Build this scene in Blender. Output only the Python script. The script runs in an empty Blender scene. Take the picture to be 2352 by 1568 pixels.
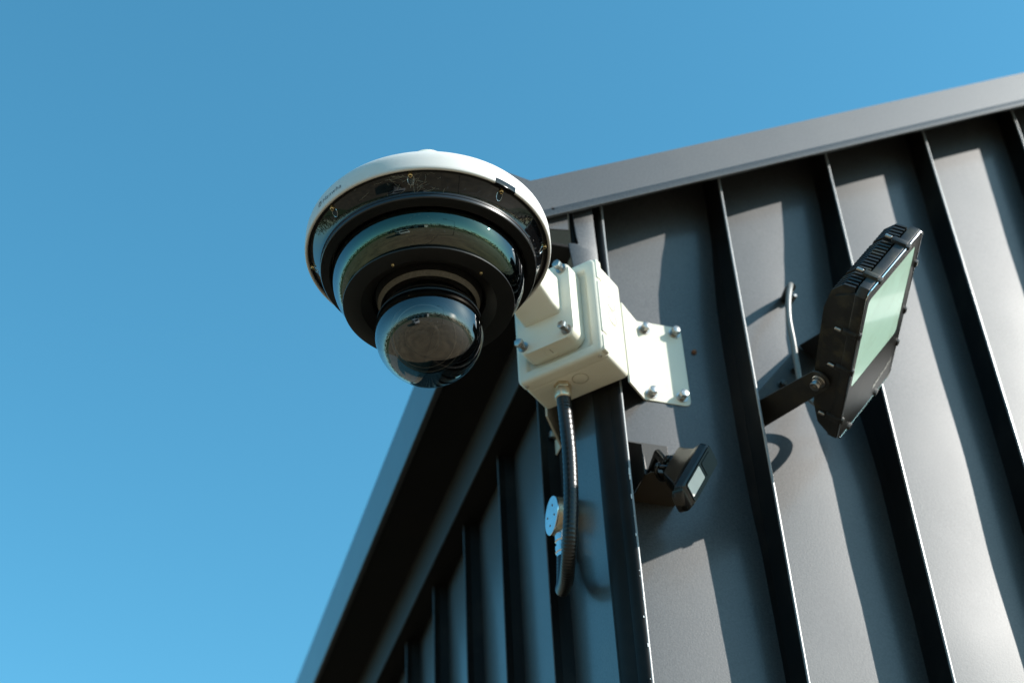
import bpy, bmesh, math, random
from mathutils import Vector, Matrix, noise
random.seed(7)
S = 1.7            # metres per layout unit
CAMZ = 1.6         # eye height above the yard
ZG = -CAMZ / S     # ground level in layout units
scn = bpy.context.scene
COL = scn.collection

# ------------------------------------------------------------ camera, world, sun, exposure
cam_d = bpy.data.cameras.new('camera'); cam = bpy.data.objects.new('camera', cam_d); COL.objects.link(cam)
f = 3570.0
V = Vector((-236, -4334, f)).normalized(); L_ = Vector((-1386, 3016, f)).normalized()
Zc = V; Yc = (L_ - Zc * L_.dot(Zc)).normalized(); Xc = Yc.cross(Zc)
right = Vector((Xc[0], Yc[0], Zc[0])); down = Vector((Xc[1], Yc[1], Zc[1])); fwd = Vector((Xc[2], Yc[2], Zc[2]))
M = Matrix((right, -down, -fwd)).transposed().to_4x4(); M.translation = (0, 0, CAMZ)
cam.matrix_world = M
cam_d.sensor_width = 36; cam_d.lens = f / 2352 * 36; cam_d.clip_end = 3000; cam_d.clip_start = .05
cam_d.dof.use_dof = True; cam_d.dof.focus_distance = 1.205 * S; cam_d.dof.aperture_fstop = 3.6
cam_d.dof.aperture_blades = 7
scn.camera = cam

SUN = Vector((.705, -.470, .531)).normalized()
w = bpy.data.worlds.new('World'); scn.world = w; w.use_nodes = True
nt = w.node_tree; nt.nodes.clear()
sky = nt.nodes.new('ShaderNodeTexSky'); sky.sky_type = 'NISHITA'; sky.sun_disc = False
sky.sun_elevation = math.asin(SUN.z); sky.sun_rotation = math.atan2(SUN.x, SUN.y)
sky.altitude = 0; sky.air_density = 1.0; sky.dust_density = .6; sky.ozone_density = 2.2
hs = nt.nodes.new('ShaderNodeHueSaturation'); hs.inputs['Hue'].default_value = .475; hs.inputs['Saturation'].default_value = 1.18; hs.inputs['Value'].default_value = 1.02
bg = nt.nodes.new('ShaderNodeBackground'); bg.inputs[1].default_value = .14
wo = nt.nodes.new('ShaderNodeOutputWorld')
nt.links.new(sky.outputs[0], hs.inputs['Color']); tn = nt.nodes.new('ShaderNodeMixRGB'); tn.blend_type = 'MULTIPLY'; tn.inputs[0].default_value = 1; tn.inputs['Color2'].default_value = (.74, 1.01, 1.03, 1)
nt.links.new(hs.outputs[0], tn.inputs['Color1']); nt.links.new(tn.outputs[0], bg.inputs[0]); nt.links.new(bg.outputs[0], wo.inputs[0])
sl = bpy.data.lights.new('sun', 'SUN'); sl.energy = 5.0; sl.angle = math.radians(.53); sl.color = (1, .95, .885)
so = bpy.data.objects.new('sun', sl); COL.objects.link(so); so.rotation_euler = SUN.to_track_quat('Z', 'Y').to_euler(); so.location = (8, -6, 9)
scn.view_settings.view_transform = 'Standard'; scn.view_settings.look = 'None'; scn.view_settings.gamma = 1
scn.view_settings.exposure = .80; scn.view_settings.use_curve_mapping = False
scn.cycles.max_bounces = 10; scn.cycles.transparent_max_bounces = 16; scn.cycles.sample_clamp_indirect = 6

# ------------------------------------------------------------ materials
MATS = {}
def mat(name, col, rough=.5, metal=0, ior=1.5, bump=0, bscale=400, var=0, vscale=6, rvar=0, coat=0, dirt=None, speck=0, film=0, aniso=None, bdist=.0004):
    m = bpy.data.materials.new(name); m.use_nodes = True; n = m.node_tree.nodes; l = m.node_tree.links
    b = n['Principled BSDF']
    b.inputs['Roughness'].default_value = rough; b.inputs['Metallic'].default_value = metal; b.inputs['IOR'].default_value = ior
    b.inputs['Coat Weight'].default_value = coat; b.inputs['Coat Roughness'].default_value = .2 if name.startswith('anth') else .04
    if film:
        b.inputs['Thin Film Thickness'].default_value = film; b.inputs['Thin Film IOR'].default_value = 1.7
    tc = n.new('ShaderNodeTexCoord'); src = tc.outputs['Object']
    colsock = None
    base = n.new('ShaderNodeRGB'); base.outputs[0].default_value = (*col, 1); colsock = base.outputs[0]
    if var:
        t = n.new('ShaderNodeTexNoise'); t.inputs['Scale'].default_value = vscale; t.inputs['Detail'].default_value = 5; l.new(src, t.inputs['Vector'])
        mr = n.new('ShaderNodeMapRange'); mr.inputs['From Min'].default_value = .3; mr.inputs['From Max'].default_value = .7
        mr.inputs['To Min'].default_value = 1 - var; mr.inputs['To Max'].default_value = 1 + var; l.new(t.outputs[0], mr.inputs['Value'])
        mx = n.new('ShaderNodeVectorMath'); mx.operation = 'SCALE'; l.new(colsock, mx.inputs[0]); l.new(mr.outputs[0], mx.inputs['Scale']); colsock = mx.outputs[0]
    if speck:   # fine metallic fleck of the coating
        t = n.new('ShaderNodeTexNoise'); t.inputs['Scale'].default_value = 360; t.inputs['Detail'].default_value = 2; l.new(src, t.inputs['Vector'])
        mr = n.new('ShaderNodeMapRange'); mr.inputs['From Min'].default_value = .32; mr.inputs['From Max'].default_value = .68
        mr.inputs['To Min'].default_value = 1 - speck; mr.inputs['To Max'].default_value = 1 + speck; l.new(t.outputs[0], mr.inputs['Value'])
        mx = n.new('ShaderNodeVectorMath'); mx.operation = 'SCALE'; l.new(colsock, mx.inputs[0]); l.new(mr.outputs[0], mx.inputs['Scale']); colsock = mx.outputs[0]
    if dirt:    # (colour, amount, scale)
        t = n.new('ShaderNodeTexNoise'); t.inputs['Scale'].default_value = dirt[2]; t.inputs['Detail'].default_value = 8; t.inputs['Roughness'].default_value = .65
        l.new(src, t.inputs['Vector'])
        mr = n.new('ShaderNodeMapRange'); mr.inputs['From Min'].default_value = .5; mr.inputs['From Max'].default_value = .75; mr.inputs['To Max'].default_value = dirt[1]
        l.new(t.outputs[0], mr.inputs['Value'])
        mx = n.new('ShaderNodeMixRGB'); mx.inputs['Color2'].default_value = (*dirt[0], 1); l.new(mr.outputs[0], mx.inputs['Fac']); l.new(colsock, mx.inputs['Color1']); colsock = mx.outputs[0]
    l.new(colsock, b.inputs['Base Color'])
    if rvar:
        t = n.new('ShaderNodeTexNoise'); t.inputs['Scale'].default_value = 9; t.inputs['Detail'].default_value = 6; l.new(src, t.inputs['Vector'])
        mr = n.new('ShaderNodeMapRange'); mr.inputs['To Min'].default_value = rough - rvar; mr.inputs['To Max'].default_value = rough + rvar
        mr.inputs['From Min'].default_value = .3; mr.inputs['From Max'].default_value = .7
        l.new(t.outputs[0], mr.inputs['Value']); l.new(mr.outputs[0], b.inputs['Roughness'])
    if bump:
        t = n.new('ShaderNodeTexNoise'); t.inputs['Scale'].default_value = bscale; t.inputs['Detail'].default_value = 3; l.new(src, t.inputs['Vector'])
        bp = n.new('ShaderNodeBump'); bp.inputs['Strength'].default_value = bump; bp.inputs['Distance'].default_value = bdist; l.new(t.outputs[0], bp.inputs['Height']); l.new(bp.outputs[0], b.inputs['Normal'])
    MATS[name] = m; return m

ANTH = mat('anthracite_sheet', (.024, .0238, .0235), rough=.50, ior=1.52, coat=.55, bump=.38, bscale=420, var=.10, vscale=3, rvar=.015, speck=.5, dirt=((.075, .07, .06), .22, 5))
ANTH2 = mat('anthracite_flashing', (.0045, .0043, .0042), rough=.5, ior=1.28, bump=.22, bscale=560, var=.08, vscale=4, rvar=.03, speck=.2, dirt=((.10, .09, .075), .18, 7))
LITEDGE = mat('anthracite_sunlit_edge', (.20, .215, .22), rough=.36, ior=1.6, bump=.1, bscale=500, var=.1, vscale=20)  # sun glint on the gable seam edges, put in as a lighter grey
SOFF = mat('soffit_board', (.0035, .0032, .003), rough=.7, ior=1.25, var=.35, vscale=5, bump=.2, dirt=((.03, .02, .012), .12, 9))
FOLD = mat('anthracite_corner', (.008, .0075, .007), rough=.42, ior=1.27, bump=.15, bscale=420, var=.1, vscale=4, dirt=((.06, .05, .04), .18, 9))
WHITE = mat('white_coated_metal', (.60, .585, .495), rough=.40, ior=1.45, bump=.12, bscale=320, var=.03, vscale=12, dirt=((.50, .42, .27), .22, 14), bdist=.0003)
CREAM = mat('white_housing_paint', (.56, .555, .53), rough=.48, ior=1.45, bump=.25, bscale=420, var=.02, vscale=8, dirt=((.52, .46, .34), .18, 22), bdist=.0003)
GROOVE = mat('grey_seam', (.34, .31, .24), rough=.7, ior=1.3)
ZINC = mat('zinc_bolt', (.42, .40, .38), rough=.34, metal=1, bump=.25, bscale=220, var=.2, vscale=60, dirt=((.35, .33, .28), .6, 60))
BRASS = mat('brass_screw', (.78, .60, .30), rough=.3, metal=1, var=.2, vscale=90)
NICKEL = mat('weathered_gland', (.62, .52, .38), rough=.38, metal=.85, var=.25, vscale=70, bump=.2, bscale=150, dirt=((.40, .32, .2), .6, 40))
STEEL = mat('steel_cover', (.66, .70, .72), rough=.16, metal=1, var=.1, vscale=30, dirt=((.35, .3, .22), .4, 60))
GLOSS = mat('glossy_black_plastic', (.003, .003, .0034), rough=.04, ior=1.44, dirt=((.02, .019, .017), .35, 16), bump=.03, bscale=60)
MATTE = mat('matte_black_plastic', (.010, .0098, .0095), rough=.42, ior=1.42, bump=.15, bscale=380, var=.15, vscale=8)
MATTE2 = mat('satin_black_rim', (.012, .013, .014), rough=.28, ior=1.5, bump=.08, bscale=300)
BRONZE = mat('grey_brown_ring', (.10, .09, .072), rough=.55, ior=1.4, bump=.3, bscale=600, speck=.2)
BLACKM = mat('black_cast_aluminium', (.016, .0155, .0145), rough=.40, ior=1.5, bump=.6, bscale=420, var=.3, vscale=20, dirt=((.10, .085, .045), .55, 30))
BLACKR = mat('black_bezel_glass', (.012, .011, .010), rough=.30, ior=1.5, dirt=((.05, .045, .035), .4, 25))
BRKT = mat('black_steel_bracket', (.020, .019, .017), rough=.5, ior=1.45, bump=.4, bscale=380, dirt=((.09, .075, .04), .35, 28))
SFACE = mat('sensor_face_plastic', (.003, .003, .003), rough=.3, ior=1.28)
SENS = mat('black_moulded_plastic', (.006, .0056, .005), rough=.24, ior=1.45, bump=.12, bscale=300, dirt=((.05, .045, .035), .3, 22))
RUBBER = mat('black_conduit', (.008, .008, .008), rough=.33, ior=1.45, var=.12, vscale=30, dirt=((.03, .028, .024), .2, 30))
BRL = mat('ground_tinted_bracket', (.035, .026, .016), rough=.34, ior=1.5, bump=.3, bscale=350, dirt=((.04, .035, .03), .4, 20))  # warm reflection of the ground put into the bracket's colour
CABLE = mat('grey_cable', (.16, .16, .15), rough=.40, ior=1.6)
INK = mat('grey_print', (.16, .17, .19), rough=.6)
TEXTW = mat('pale_print', (.62, .62, .58), rough=.6)
DARKHOLE = mat('dark_hole', (.006, .006, .006), rough=.8)
RUST = mat('rusty_screw', (.16, .07, .035), rough=.7, metal=.3)
SILK = mat('cobweb', (.30, .27, .2), rough=.6)
CHIP = mat('chipped_paint', (.72, .74, .74), rough=.5)
IRLED = mat('led_array', (.45, .36, .2), rough=.3)

def clear(name, tint, ior, film, rough=.0, spots=False):
    """clear dome plastic: a Fresnel mirror layer over a tinted see-through layer"""
    m = bpy.data.materials.new(name); m.use_nodes = True; n = m.node_tree.nodes; l = m.node_tree.links; n.clear()
    out = n.new('ShaderNodeOutputMaterial'); tr = n.new('ShaderNodeBsdfTransparent'); tr.inputs[0].default_value = (*tint, 1)
    pr = n.new('ShaderNodeBsdfPrincipled'); pr.inputs['Base Color'].default_value = (0, 0, 0, 1); pr.inputs['Roughness'].default_value = rough
    pr.inputs['IOR'].default_value = ior; pr.inputs['Thin Film Thickness'].default_value = film; pr.inputs['Thin Film IOR'].default_value = 1.76
    add = n.new('ShaderNodeAddShader'); l.new(tr.outputs[0], add.inputs[0]); l.new(pr.outputs[0], add.inputs[1])
    last = add.outputs[0]
    if spots:
        tc = n.new('ShaderNodeTexCoord'); vo = n.new('ShaderNodeTexVoronoi'); vo.inputs['Scale'].default_value = 150; l.new(tc.outputs['Object'], vo.inputs['Vector'])
        ns = n.new('ShaderNodeTexNoise'); ns.inputs['Scale'].default_value = 14; l.new(tc.outputs['Object'], ns.inputs['Vector'])
        mr = n.new('ShaderNodeMapRange'); mr.inputs['From Min'].default_value = .56; mr.inputs['From Max'].default_value = .74; mr.inputs['To Max'].default_value = .20; l.new(ns.outputs[0], mr.inputs['Value'])
        lt = n.new('ShaderNodeMath'); lt.operation = 'LESS_THAN'; l.new(vo.outputs['Distance'], lt.inputs[0]); l.new(mr.outputs[0], lt.inputs[1])
        df = n.new('ShaderNodeBsdfDiffuse'); df.inputs[0].default_value = (.6, .6, .56, 1)
        sc = n.new('ShaderNodeMath'); sc.operation = 'MULTIPLY'; sc.inputs[1].default_value = .55; l.new(lt.outputs[0], sc.inputs[0])
        mx = n.new('ShaderNodeMixShader'); l.new(sc.outputs[0], mx.inputs[0]); l.new(last, mx.inputs[1]); l.new(df.outputs[0], mx.inputs[2]); last = mx.outputs[0]
    l.new(last, out.inputs[0]); MATS[name] = m; return m
BUBBLE = clear('coated_clear_ring', (.16, .155, .145), 1.85, 480)
PTZG = clear('clear_dome', (.26, .25, .235), 1.85, 0, spots=True)
SUNGL = mat('frosted_lens_glass', (.55, .80, .66), rough=.17, ior=1.5, var=.05, vscale=14, coat=.6, dirt=((.36, .42, .30), .3, 20))

# ------------------------------------------------------------ mesh helpers (all coordinates in layout units)
ID = Matrix.Identity(4)
def frame(o, x, y, z):
    m = Matrix((Vector(x), Vector(y), Vector(z))).transposed().to_4x4(); m.translation = Vector(o); return m
class MB:
    def __init__(s): s.bm = bmesh.new()
    def poly(s, vs, M=ID):
        return s.bm.faces.new([s.bm.verts.new(M @ Vector(v)) for v in vs])
    def box(s, a, b, M=ID, bev=0, seg=2):
        x0, y0, z0 = a; x1, y1, z1 = b
        vs = [s.bm.verts.new(M @ Vector(p)) for p in ((x0,y0,z0),(x1,y0,z0),(x1,y1,z0),(x0,y1,z0),(x0,y0,z1),(x1,y0,z1),(x1,y1,z1),(x0,y1,z1))]
        fs = [s.bm.faces.new([vs[i] for i in q]) for q in ((0,3,2,1),(4,5,6,7),(0,1,5,4),(1,2,6,5),(2,3,7,6),(3,0,4,7))]
        if bev:
            es = {e for f_ in fs for e in f_.edges}
            bmesh.ops.bevel(s.bm, geom=list(es), offset=bev, segments=seg, profile=.5, affect='EDGES')
        return s
    def prism(s, pts, h0, h1, M=ID, bev=0, seg=2):
        """polygon pts in local xy extruded along local z"""
        bot = [s.bm.verts.new(M @ Vector((x, y, h0))) for x, y in pts]; top = [s.bm.verts.new(M @ Vector((x, y, h1))) for x, y in pts]
        n = len(pts); fs = [s.bm.faces.new(bot[::-1]), s.bm.faces.new(top)]
        for i in range(n): fs.append(s.bm.faces.new([bot[i], bot[(i+1)%n], top[(i+1)%n], top[i]]))
        if bev:
            es = set(fs[1].edges) | set(fs[0].edges)
            bmesh.ops.bevel(s.bm, geom=list(es), offset=bev, segments=seg, profile=.5, affect='EDGES')
        return s
    def lathe(s, prof, M=ID, n=96, closed=False):
        rings = []
        for r, z in prof:
            if r < 1e-7: rings.append([s.bm.verts.new(M @ Vector((0, 0, z)))])
            else: rings.append([s.bm.verts.new(M @ Vector((r*math.cos(2*math.pi*i/n), r*math.sin(2*math.pi*i/n), z))) for i in range(n)])
        for A, B in zip(rings, rings[1:]):
            for i in range(n):
                j = (i+1) % n
                if len(A) == 1 and len(B) == 1: continue
                if len(A) == 1: s.bm.faces.new([A[0], B[i], B[j]])
                elif len(B) == 1: s.bm.faces.new([A[i], B[0], A[j]])
                else: s.bm.faces.new([A[i], B[i], B[j], A[j]])
        return s
    def cyl(s, r, z0, z1, M=ID, n=24, bev=0):
        b = bev
        return s.lathe([(0, z0), (r-b, z0), (r, z0+b), (r, z1-b), (r-b, z1), (0, z1)] if b else [(0, z0), (r, z0), (r, z1), (0, z1)], M, n)
    def tube(s, path, r, n=12, M=ID, cap=True, rfun=None):
        P = [M @ Vector(p) for p in path]; rings = []; up = None
        for i, p in enumerate(P):
            t = (P[min(i+1, len(P)-1)] - P[max(i-1, 0)]).normalized()
            if up is None: up = t.orthogonal().normalized()
            up = (up - t*up.dot(t)).normalized(); sd = t.cross(up); rr = rfun(i) if rfun else r
            rings.append([s.bm.verts.new(p + (up*math.cos(2*math.pi*k/n) + sd*math.sin(2*math.pi*k/n))*rr) for k in range(n)])
        for A, B in zip(rings, rings[1:]):
            for k in range(n): s.bm.faces.new([A[k], A[(k+1)%n], B[(k+1)%n], B[k]])
        if cap: s.bm.faces.new(rings[0][::-1]); s.bm.faces.new(rings[-1])
        return s
    def build(s, name, material, parent=None, ang=35, smooth=True):
        bm = s.bm; bmesh.ops.recalc_face_normals(bm, faces=bm.faces)
        org = parent_origin(parent)
        for v in bm.verts: v.co = v.co * S + Vector((0, 0, CAMZ)) - org
        if smooth:
            lim = math.radians(ang)
            for f_ in bm.faces: f_.smooth = True
            for e in bm.edges:
                if len(e.link_faces) != 2 or e.calc_face_angle(0) > lim: e.smooth = False
        me = bpy.data.meshes.new(name); bm.to_mesh(me); bm.free(); me.materials.append(material)
        o = bpy.data.objects.new(name, me); COL.objects.link(o)
        if parent: o.parent = parent
        return o
def parent_origin(p):
    o = Vector((0, 0, 0))
    while p is not None: o = o + p.location; p = p.parent
    return o
def W(p): return Vector(p) * S + Vector((0, 0, CAMZ))
def thing(name, loc, label, cat, group=None):
    o = bpy.data.objects.new(name, None); o.empty_display_size = .05; COL.objects.link(o); o.location = W(loc)
    o['label'] = label; o['category'] = cat
    if group: o['group'] = group
    return o
def struct(o): o['kind'] = 'structure'; return o
def smoothpath(pts, k=10):
    P = [Vector(p) for p in pts]; P = [P[0]*2-P[1]] + P + [P[-1]*2-P[-2]]; out = []
    for i in range(1, len(P)-2):
        for j in range(k):
            t = j/k; a, b, c, d = P[i-1], P[i], P[i+1], P[i+2]
            out.append(.5*((2*b)+(c-a)*t+(2*a-5*b+4*c-d)*t*t+(3*b-a-3*c+d)*t**3))
    out.append(P[-2]); return out
def rrect(x0, y0, x1, y1, r, k=5):
    out = []
    for cx, cy, a in ((x1-r, y1-r, 0), (x0+r, y1-r, 90), (x0+r, y0+r, 180), (x1-r, y0+r, 270)):
        for i in range(k+1): t = math.radians(a + 90*i/k); out.append((cx + r*math.cos(t), cy + r*math.sin(t)))
    return out
def hexhead(mb, M, r, h, washer=0, fl=.0006):
    if washer: mb.cyl(washer, 0, fl, M, 24)
    pts = [(r*math.cos(math.radians(60*i)), r*math.sin(math.radians(60*i))) for i in range(6)]
    mb.prism(pts, fl, h, M, bev=r*.12, seg=2)
def normalframe(o, nrm, twist=0):
    z = Vector(nrm).normalized(); x = z.cross(Vector((0, 0, 1))).normalized() if abs(z.z) < .95 else z.cross(Vector((1, 0, 0))).normalized(); y = z.cross(x)
    return frame(o, x, y, z) @ Matrix.Rotation(twist, 4, 'Z')

# ------------------------------------------------------------ ground
gm = mat('yard_concrete', (.22, .165, .10), rough=.85, var=.35, vscale=.7, bump=.3, bscale=30, dirt=((.10, .085, .06), .8, .5))
mb = MB(); mb.poly([(-900, -900, ZG), (900, -900, ZG), (900, 900, ZG), (-900, 900, ZG)])
struct(mb.build('ground', gm))

# ------------------------------------------------------------ the building
XC = .4335
bld = thing('metal_clad_building', (XC, 1.0, ZG), 'anthracite metal clad building with standing seams and a sloping verge', 'building')
def zb(x): return 1.0092 + .535*(x - .3688)          # lower edge of the verge fascia
def zt(x): return 1.0543 + .5367*(x - .3559)         # upper edge
FINX = [XC + .1335*k for k in range(9)]
BOW = {0: [(.50, .0335), (.574, .0339), (.637, .0353), (.702, .037), (.765, .0415), (.821, .0438), (.937, .0444), (.986, .0435), (1.03, .0395), (1.075, .0344), (1.12, .033)],
       1: [(.50, .0334), (.656, .0340), (.718, .0351), (.795, .0357), (.848, .0394), (.882, .0426), (.952, .0459), (1.025, .0407), (1.057, .0377), (1.109, .0336), (1.148, .0315), (1.2, .031)],
       2: [(.50, .0285), (.617, .0285), (.721, .0297), (.831, .0289), (.943, .0300), (1.055, .0302), (1.138, .031), (1.22, .0304)],
       3: [(.50, .031), (1.078, .030), (1.139, .0298), (1.221, .0283), (1.294, .0273)]}
def bow(k, z):                                       # how deep the sheet lies behind the seam line, by height
    p = BOW.get(k, [(.5, .031), (1.4, .031)])
    if z <= p[0][0]: return p[0][1]
    for (a, da), (b, db) in zip(p, p[1:]):
        if z <= b: t = (z-a)/(b-a); t = t*t*(3-2*t)*.5 + t*.5; return da + (db-da)*t
    return p[-1][1]
for k in range(8):                                   # gable wall: one sheet pan between two seams
    x0, x1 = FINX[k], FINX[k+1]; mb = MB(); nx, nz = 14, 110; g = []
    for j in range(nz+1):
        row = []
        for i in range(nx+1):
            u = i/nx; x = x0 + (x1-x0)*u; ztop = zb(x) + .046
            t = j/nz; z = ZG + (ztop-ZG)*t; hgt = ztop - z
            d = bow(k, z) - .0010*math.sin(math.pi*u) + .0010*noise.noise(Vector((x*9, z*5, k)))
            e = min(u, 1-u)*nx
            row.append(mb.bm.verts.new((x, 1.0 + d, z)))
        g.append(row)
    for j in range(nz):
        for i in range(nx): mb.bm.faces.new([g[j][i], g[j][i+1], g[j+1][i+1], g[j+1][i]])
    mb.build('wall_panel', ANTH, bld)
for k in range(9):                                   # standing seams of the gable wall
    x = FINX[k]; top = zb(x) + .045; mb = MB()
    if k: 
        mb.box((x-.0010, 1.0004, ZG), (x+.0010, 1.054, top))
        mb.poly([(x-.0010, 1.028, ZG), (x-.0050, 1.052, ZG), (x-.0050, 1.052, top), (x-.0010, 1.028, top)])
    else: mb.box((x-.0010, 1.0006, ZG), (x+.0010, 1.054, top))
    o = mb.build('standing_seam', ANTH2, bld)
    e = MB(); e.tube([(x, 1.0008, ZG), (x, 1.0008, top)], .00125, 10); e.build('seam_edge', LITEDGE, o)
# rest of the gable, continuing far to the right
mb = MB(); mb.poly([(FINX[-1], 1.033, ZG), (4.2, 1.033, ZG), (4.2, 1.033, zb(4.2)), (FINX[-1], 1.033, zb(FINX[-1]))]); mb.build('wall_panel', ANTH, bld)

# corner flashing
prof = [(XC+.001, 1.0005), (XC-.0012, .9998), (XC-.0035, 1.0006), (XC-.0062, 1.0030), (.4247, 1.0055), (.4243, 1.0066), (.4250, 1.0074), (.4233, 1.0082), (.4190, 1.0128), (.4138, 1.0180), (.4141, 1.0215)]
mb = MB(); zs = [ZG, .2, .5, .8, zb(.42) + .01]
g = [[mb.bm.verts.new((x, y, z)) for x, y in prof] for z in zs]
for a, b in zip(g, g[1:]):
    for i in range(len(prof)-1): mb.bm.faces.new([a[i], a[i+1], b[i+1], b[i]])
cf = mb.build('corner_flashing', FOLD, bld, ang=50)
mb = MB()
for k in range(20):                                  # bare chips along the bent edge
    z = random.choice([random.uniform(.50, .66), random.uniform(.60, .72), random.uniform(.4, .66)]); s_ = random.choice([.0005, .0006, .0008, .0011])
    ln = s_*random.uniform(1, 4.5); xx = XC + random.uniform(-.0022, .0004); yy = .99965 + abs(xx-XC)*.12
    mb.box((xx-s_*.35, yy-.00035, z-ln/2), (xx+s_*.35, yy+.0006, z+ln/2), bev=.0001, seg=1)
for (z, s_, ln) in ((.745, .0011, .006), (.742, .0016, .003), (.738, .0012, .004)):
    mb.box((XC-.0008-s_*.5, .9991, z-ln/2), (XC-.0008+s_*.5, 1.0002, z+ln/2), bev=.0003, seg=1)
o = mb.build('paint_chip', CHIP, bld); o['kind'] = 'stuff'
# cover plate at the head of the corner
Mp = frame((0, .9925, 0), (1, 0, 0), (0, 0, 1), (0, -1, 0))
mb = MB(); mb.prism([(.4206, .9465), (.4206, .985), (.4196, 1.045), (.3985, 1.045), (.3996, 1.025), (.4012, .9995), (.4030, .9925), (.4018, .9905), (.3934, .9912), (.3928, .988), (.3970, .9465)], 0, .0016, Mp, bev=.0004, seg=2)
mb.build('corner_cover_plate', ANTH, bld)
mb = MB(); mb.box((.3985, .9943, .9752), (.4206, .9990, 1.045)); mb.build('corner_packer', SOFF, bld)

# verge fascia (gable side)
FY = .982
Mf = frame((0, FY, 0), (1, 0, 0), (0, 0, 1), (0, -1, 0))
XE = .3275
mb = MB(); XR = 4.2
mb.prism([(XE, zb(XE)+.0085), (XR, zb(XR)+.0085), (XR, zt(XR)), (.3562, zt(.3562)), (XE, 1.0625)], -.002, 0, Mf, bev=.0004, seg=1)
mb.build('verge_fascia', ANTH, bld)
mb = MB(); mb.prism([(XE, zb(XE)), (XR, zb(XR)), (XR, zb(XR)+.0098), (XE, zb(XE)+.0098)], -.0026, .0012, Mf, bev=.0007, seg=2)
mb.build('fascia_hem', ANTH, bld)
mb = MB(); mb.poly([(.3562, FY, zt(.3562)-.001), (XR, FY, zt(XR)-.001), (XR, 5, zt(XR)-.001), (.3562, 5, zt(.3562)-.001)]); mb.build('roof_sheet', ANTH, bld)
mb = MB(); mb.cyl(.0017, 0, .0012, frame((.376, FY, 1.0217), (1, 0, 0), (0, 0, 1), (0, -1, 0)), 16); mb.build('rivet', DARKHOLE, bld)
mb = MB()
hexhead(mb, normalframe((.5318, 1.0430, .9270), (0, -1, 0)), .0018, .0024, .0026); mb.build('panel_screw', RUST, bld)
# eave: fascia, end cap, soffit, trim
mb = MB(); mb.box((XE-.0015, FY+.0022, .9855), (XE, 5, 1.0622), bev=.0003, seg=1); mb.build('eave_fascia', ANTH, bld)
mb = MB(); mb.box((XE-.0028, FY+.004, .9835), (XE+.004, 5, .9865), bev=.0007); mb.build('fascia_drip', ANTH, bld)
mb = MB(); mb.box((XE+.0045, .9915, .9855), (.3985, 5, .9885)); mb.build('soffit', SOFF, bld)
mb = MB(); mb.prism([(.335, .9975), (.3935, 1.0065), (.3942, 1.05), (.335, 1.02)], 0, .0015, frame((0, .9915, 0), (1, 0, 0), (0, 0, 1), (0, -1, 0)), bev=.0003, seg=1); mb.build('soffit_end_cap', ANTH, bld)
mb = MB(); mb.prism([(1.040, .9500), (1.060, .9500), (1.060, .9305), (5, .9305), (5, .9853), (1.040, .9853)], .3842, .3858, frame((0, 0, 0), (0, 1, 0), (0, 0, 1), (1, 0, 0))); mb.build('eave_trim', ANTH, bld)
mb = MB(); mb.poly([(.3858, 1.060, .9308), (.4165, 1.060, .9308), (.4165, 5, .9308), (.3858, 5, .9308)]); mb.build('trim_return', SOFF, bld)
# eave wall, pans and seams
FINY = [1.120 + .1337*k for k in range(16)]
edges = [1.0175] + FINY
for k in range(len(edges)-1):
    y0, y1 = edges[k], edges[k+1]; mb = MB(); nx, nz = 8, 24; g = []
    for j in range(nz+1):
        row = []
        for i in range(nx+1):
            u = i/nx; y = y0 + (y1-y0)*u; z = ZG + (.945-ZG)*j/nz
            row.append(mb.bm.verts.new((.4142 - .0016*math.sin(math.pi*u) + .0009*noise.noise(Vector((y*7, z*4, 3))), y, z)))
        g.append(row)
    for j in range(nz):
        for i in range(nx): mb.bm.faces.new([g[j][i], g[j][i+1], g[j+1][i+1], g[j+1][i]])
    mb.build('wall_panel', ANTH, bld)
for y in FINY:
    mb = MB(); mb.box((.3975, y-.0010, ZG), (.424, y+.0010, .9302))
    mb.poly([(.404, y-.0010, ZG), (.4165, y-.0046, ZG), (.4165, y-.0046, .9302), (.404, y-.0010, .9302)])
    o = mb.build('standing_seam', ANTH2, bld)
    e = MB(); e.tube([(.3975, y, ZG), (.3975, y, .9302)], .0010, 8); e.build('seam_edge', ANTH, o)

# ------------------------------------------------------------ corner bracket and junction box
ph = math.radians(41)
D2 = Vector((math.cos(ph), math.sin(ph), 0)); LF = Vector((-math.sin(ph), math.cos(ph), 0))   # into the corner / to the left along the lid
KB = .97
FR = Vector((.41439, .98519, .86151))*KB
MX = frame(FR, LF*KB, D2*KB, (0, 0, KB))     # local x: left along the lid, y: into the corner, z: up
BW, BH, BD = .0900, .1120, .0500
jb = thing('junction_box', FR + LF*.045 + D2*.048, 'white square junction box with round knockouts on a corner bracket', 'junction box')
mb = MB(); mb.box((.0010, .0122, .0010), (BW-.0012, BD, BH-.0012), MX, bev=.0042, seg=4); body = mb.build('box_body', WHITE, jb)
mb = MB(); mb.box((.0018, .0108, .0018), (BW-.0018, .0130, BH-.0018), MX, bev=.0008, seg=1); mb.build('lid_gasket', GROOVE, jb)
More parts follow.
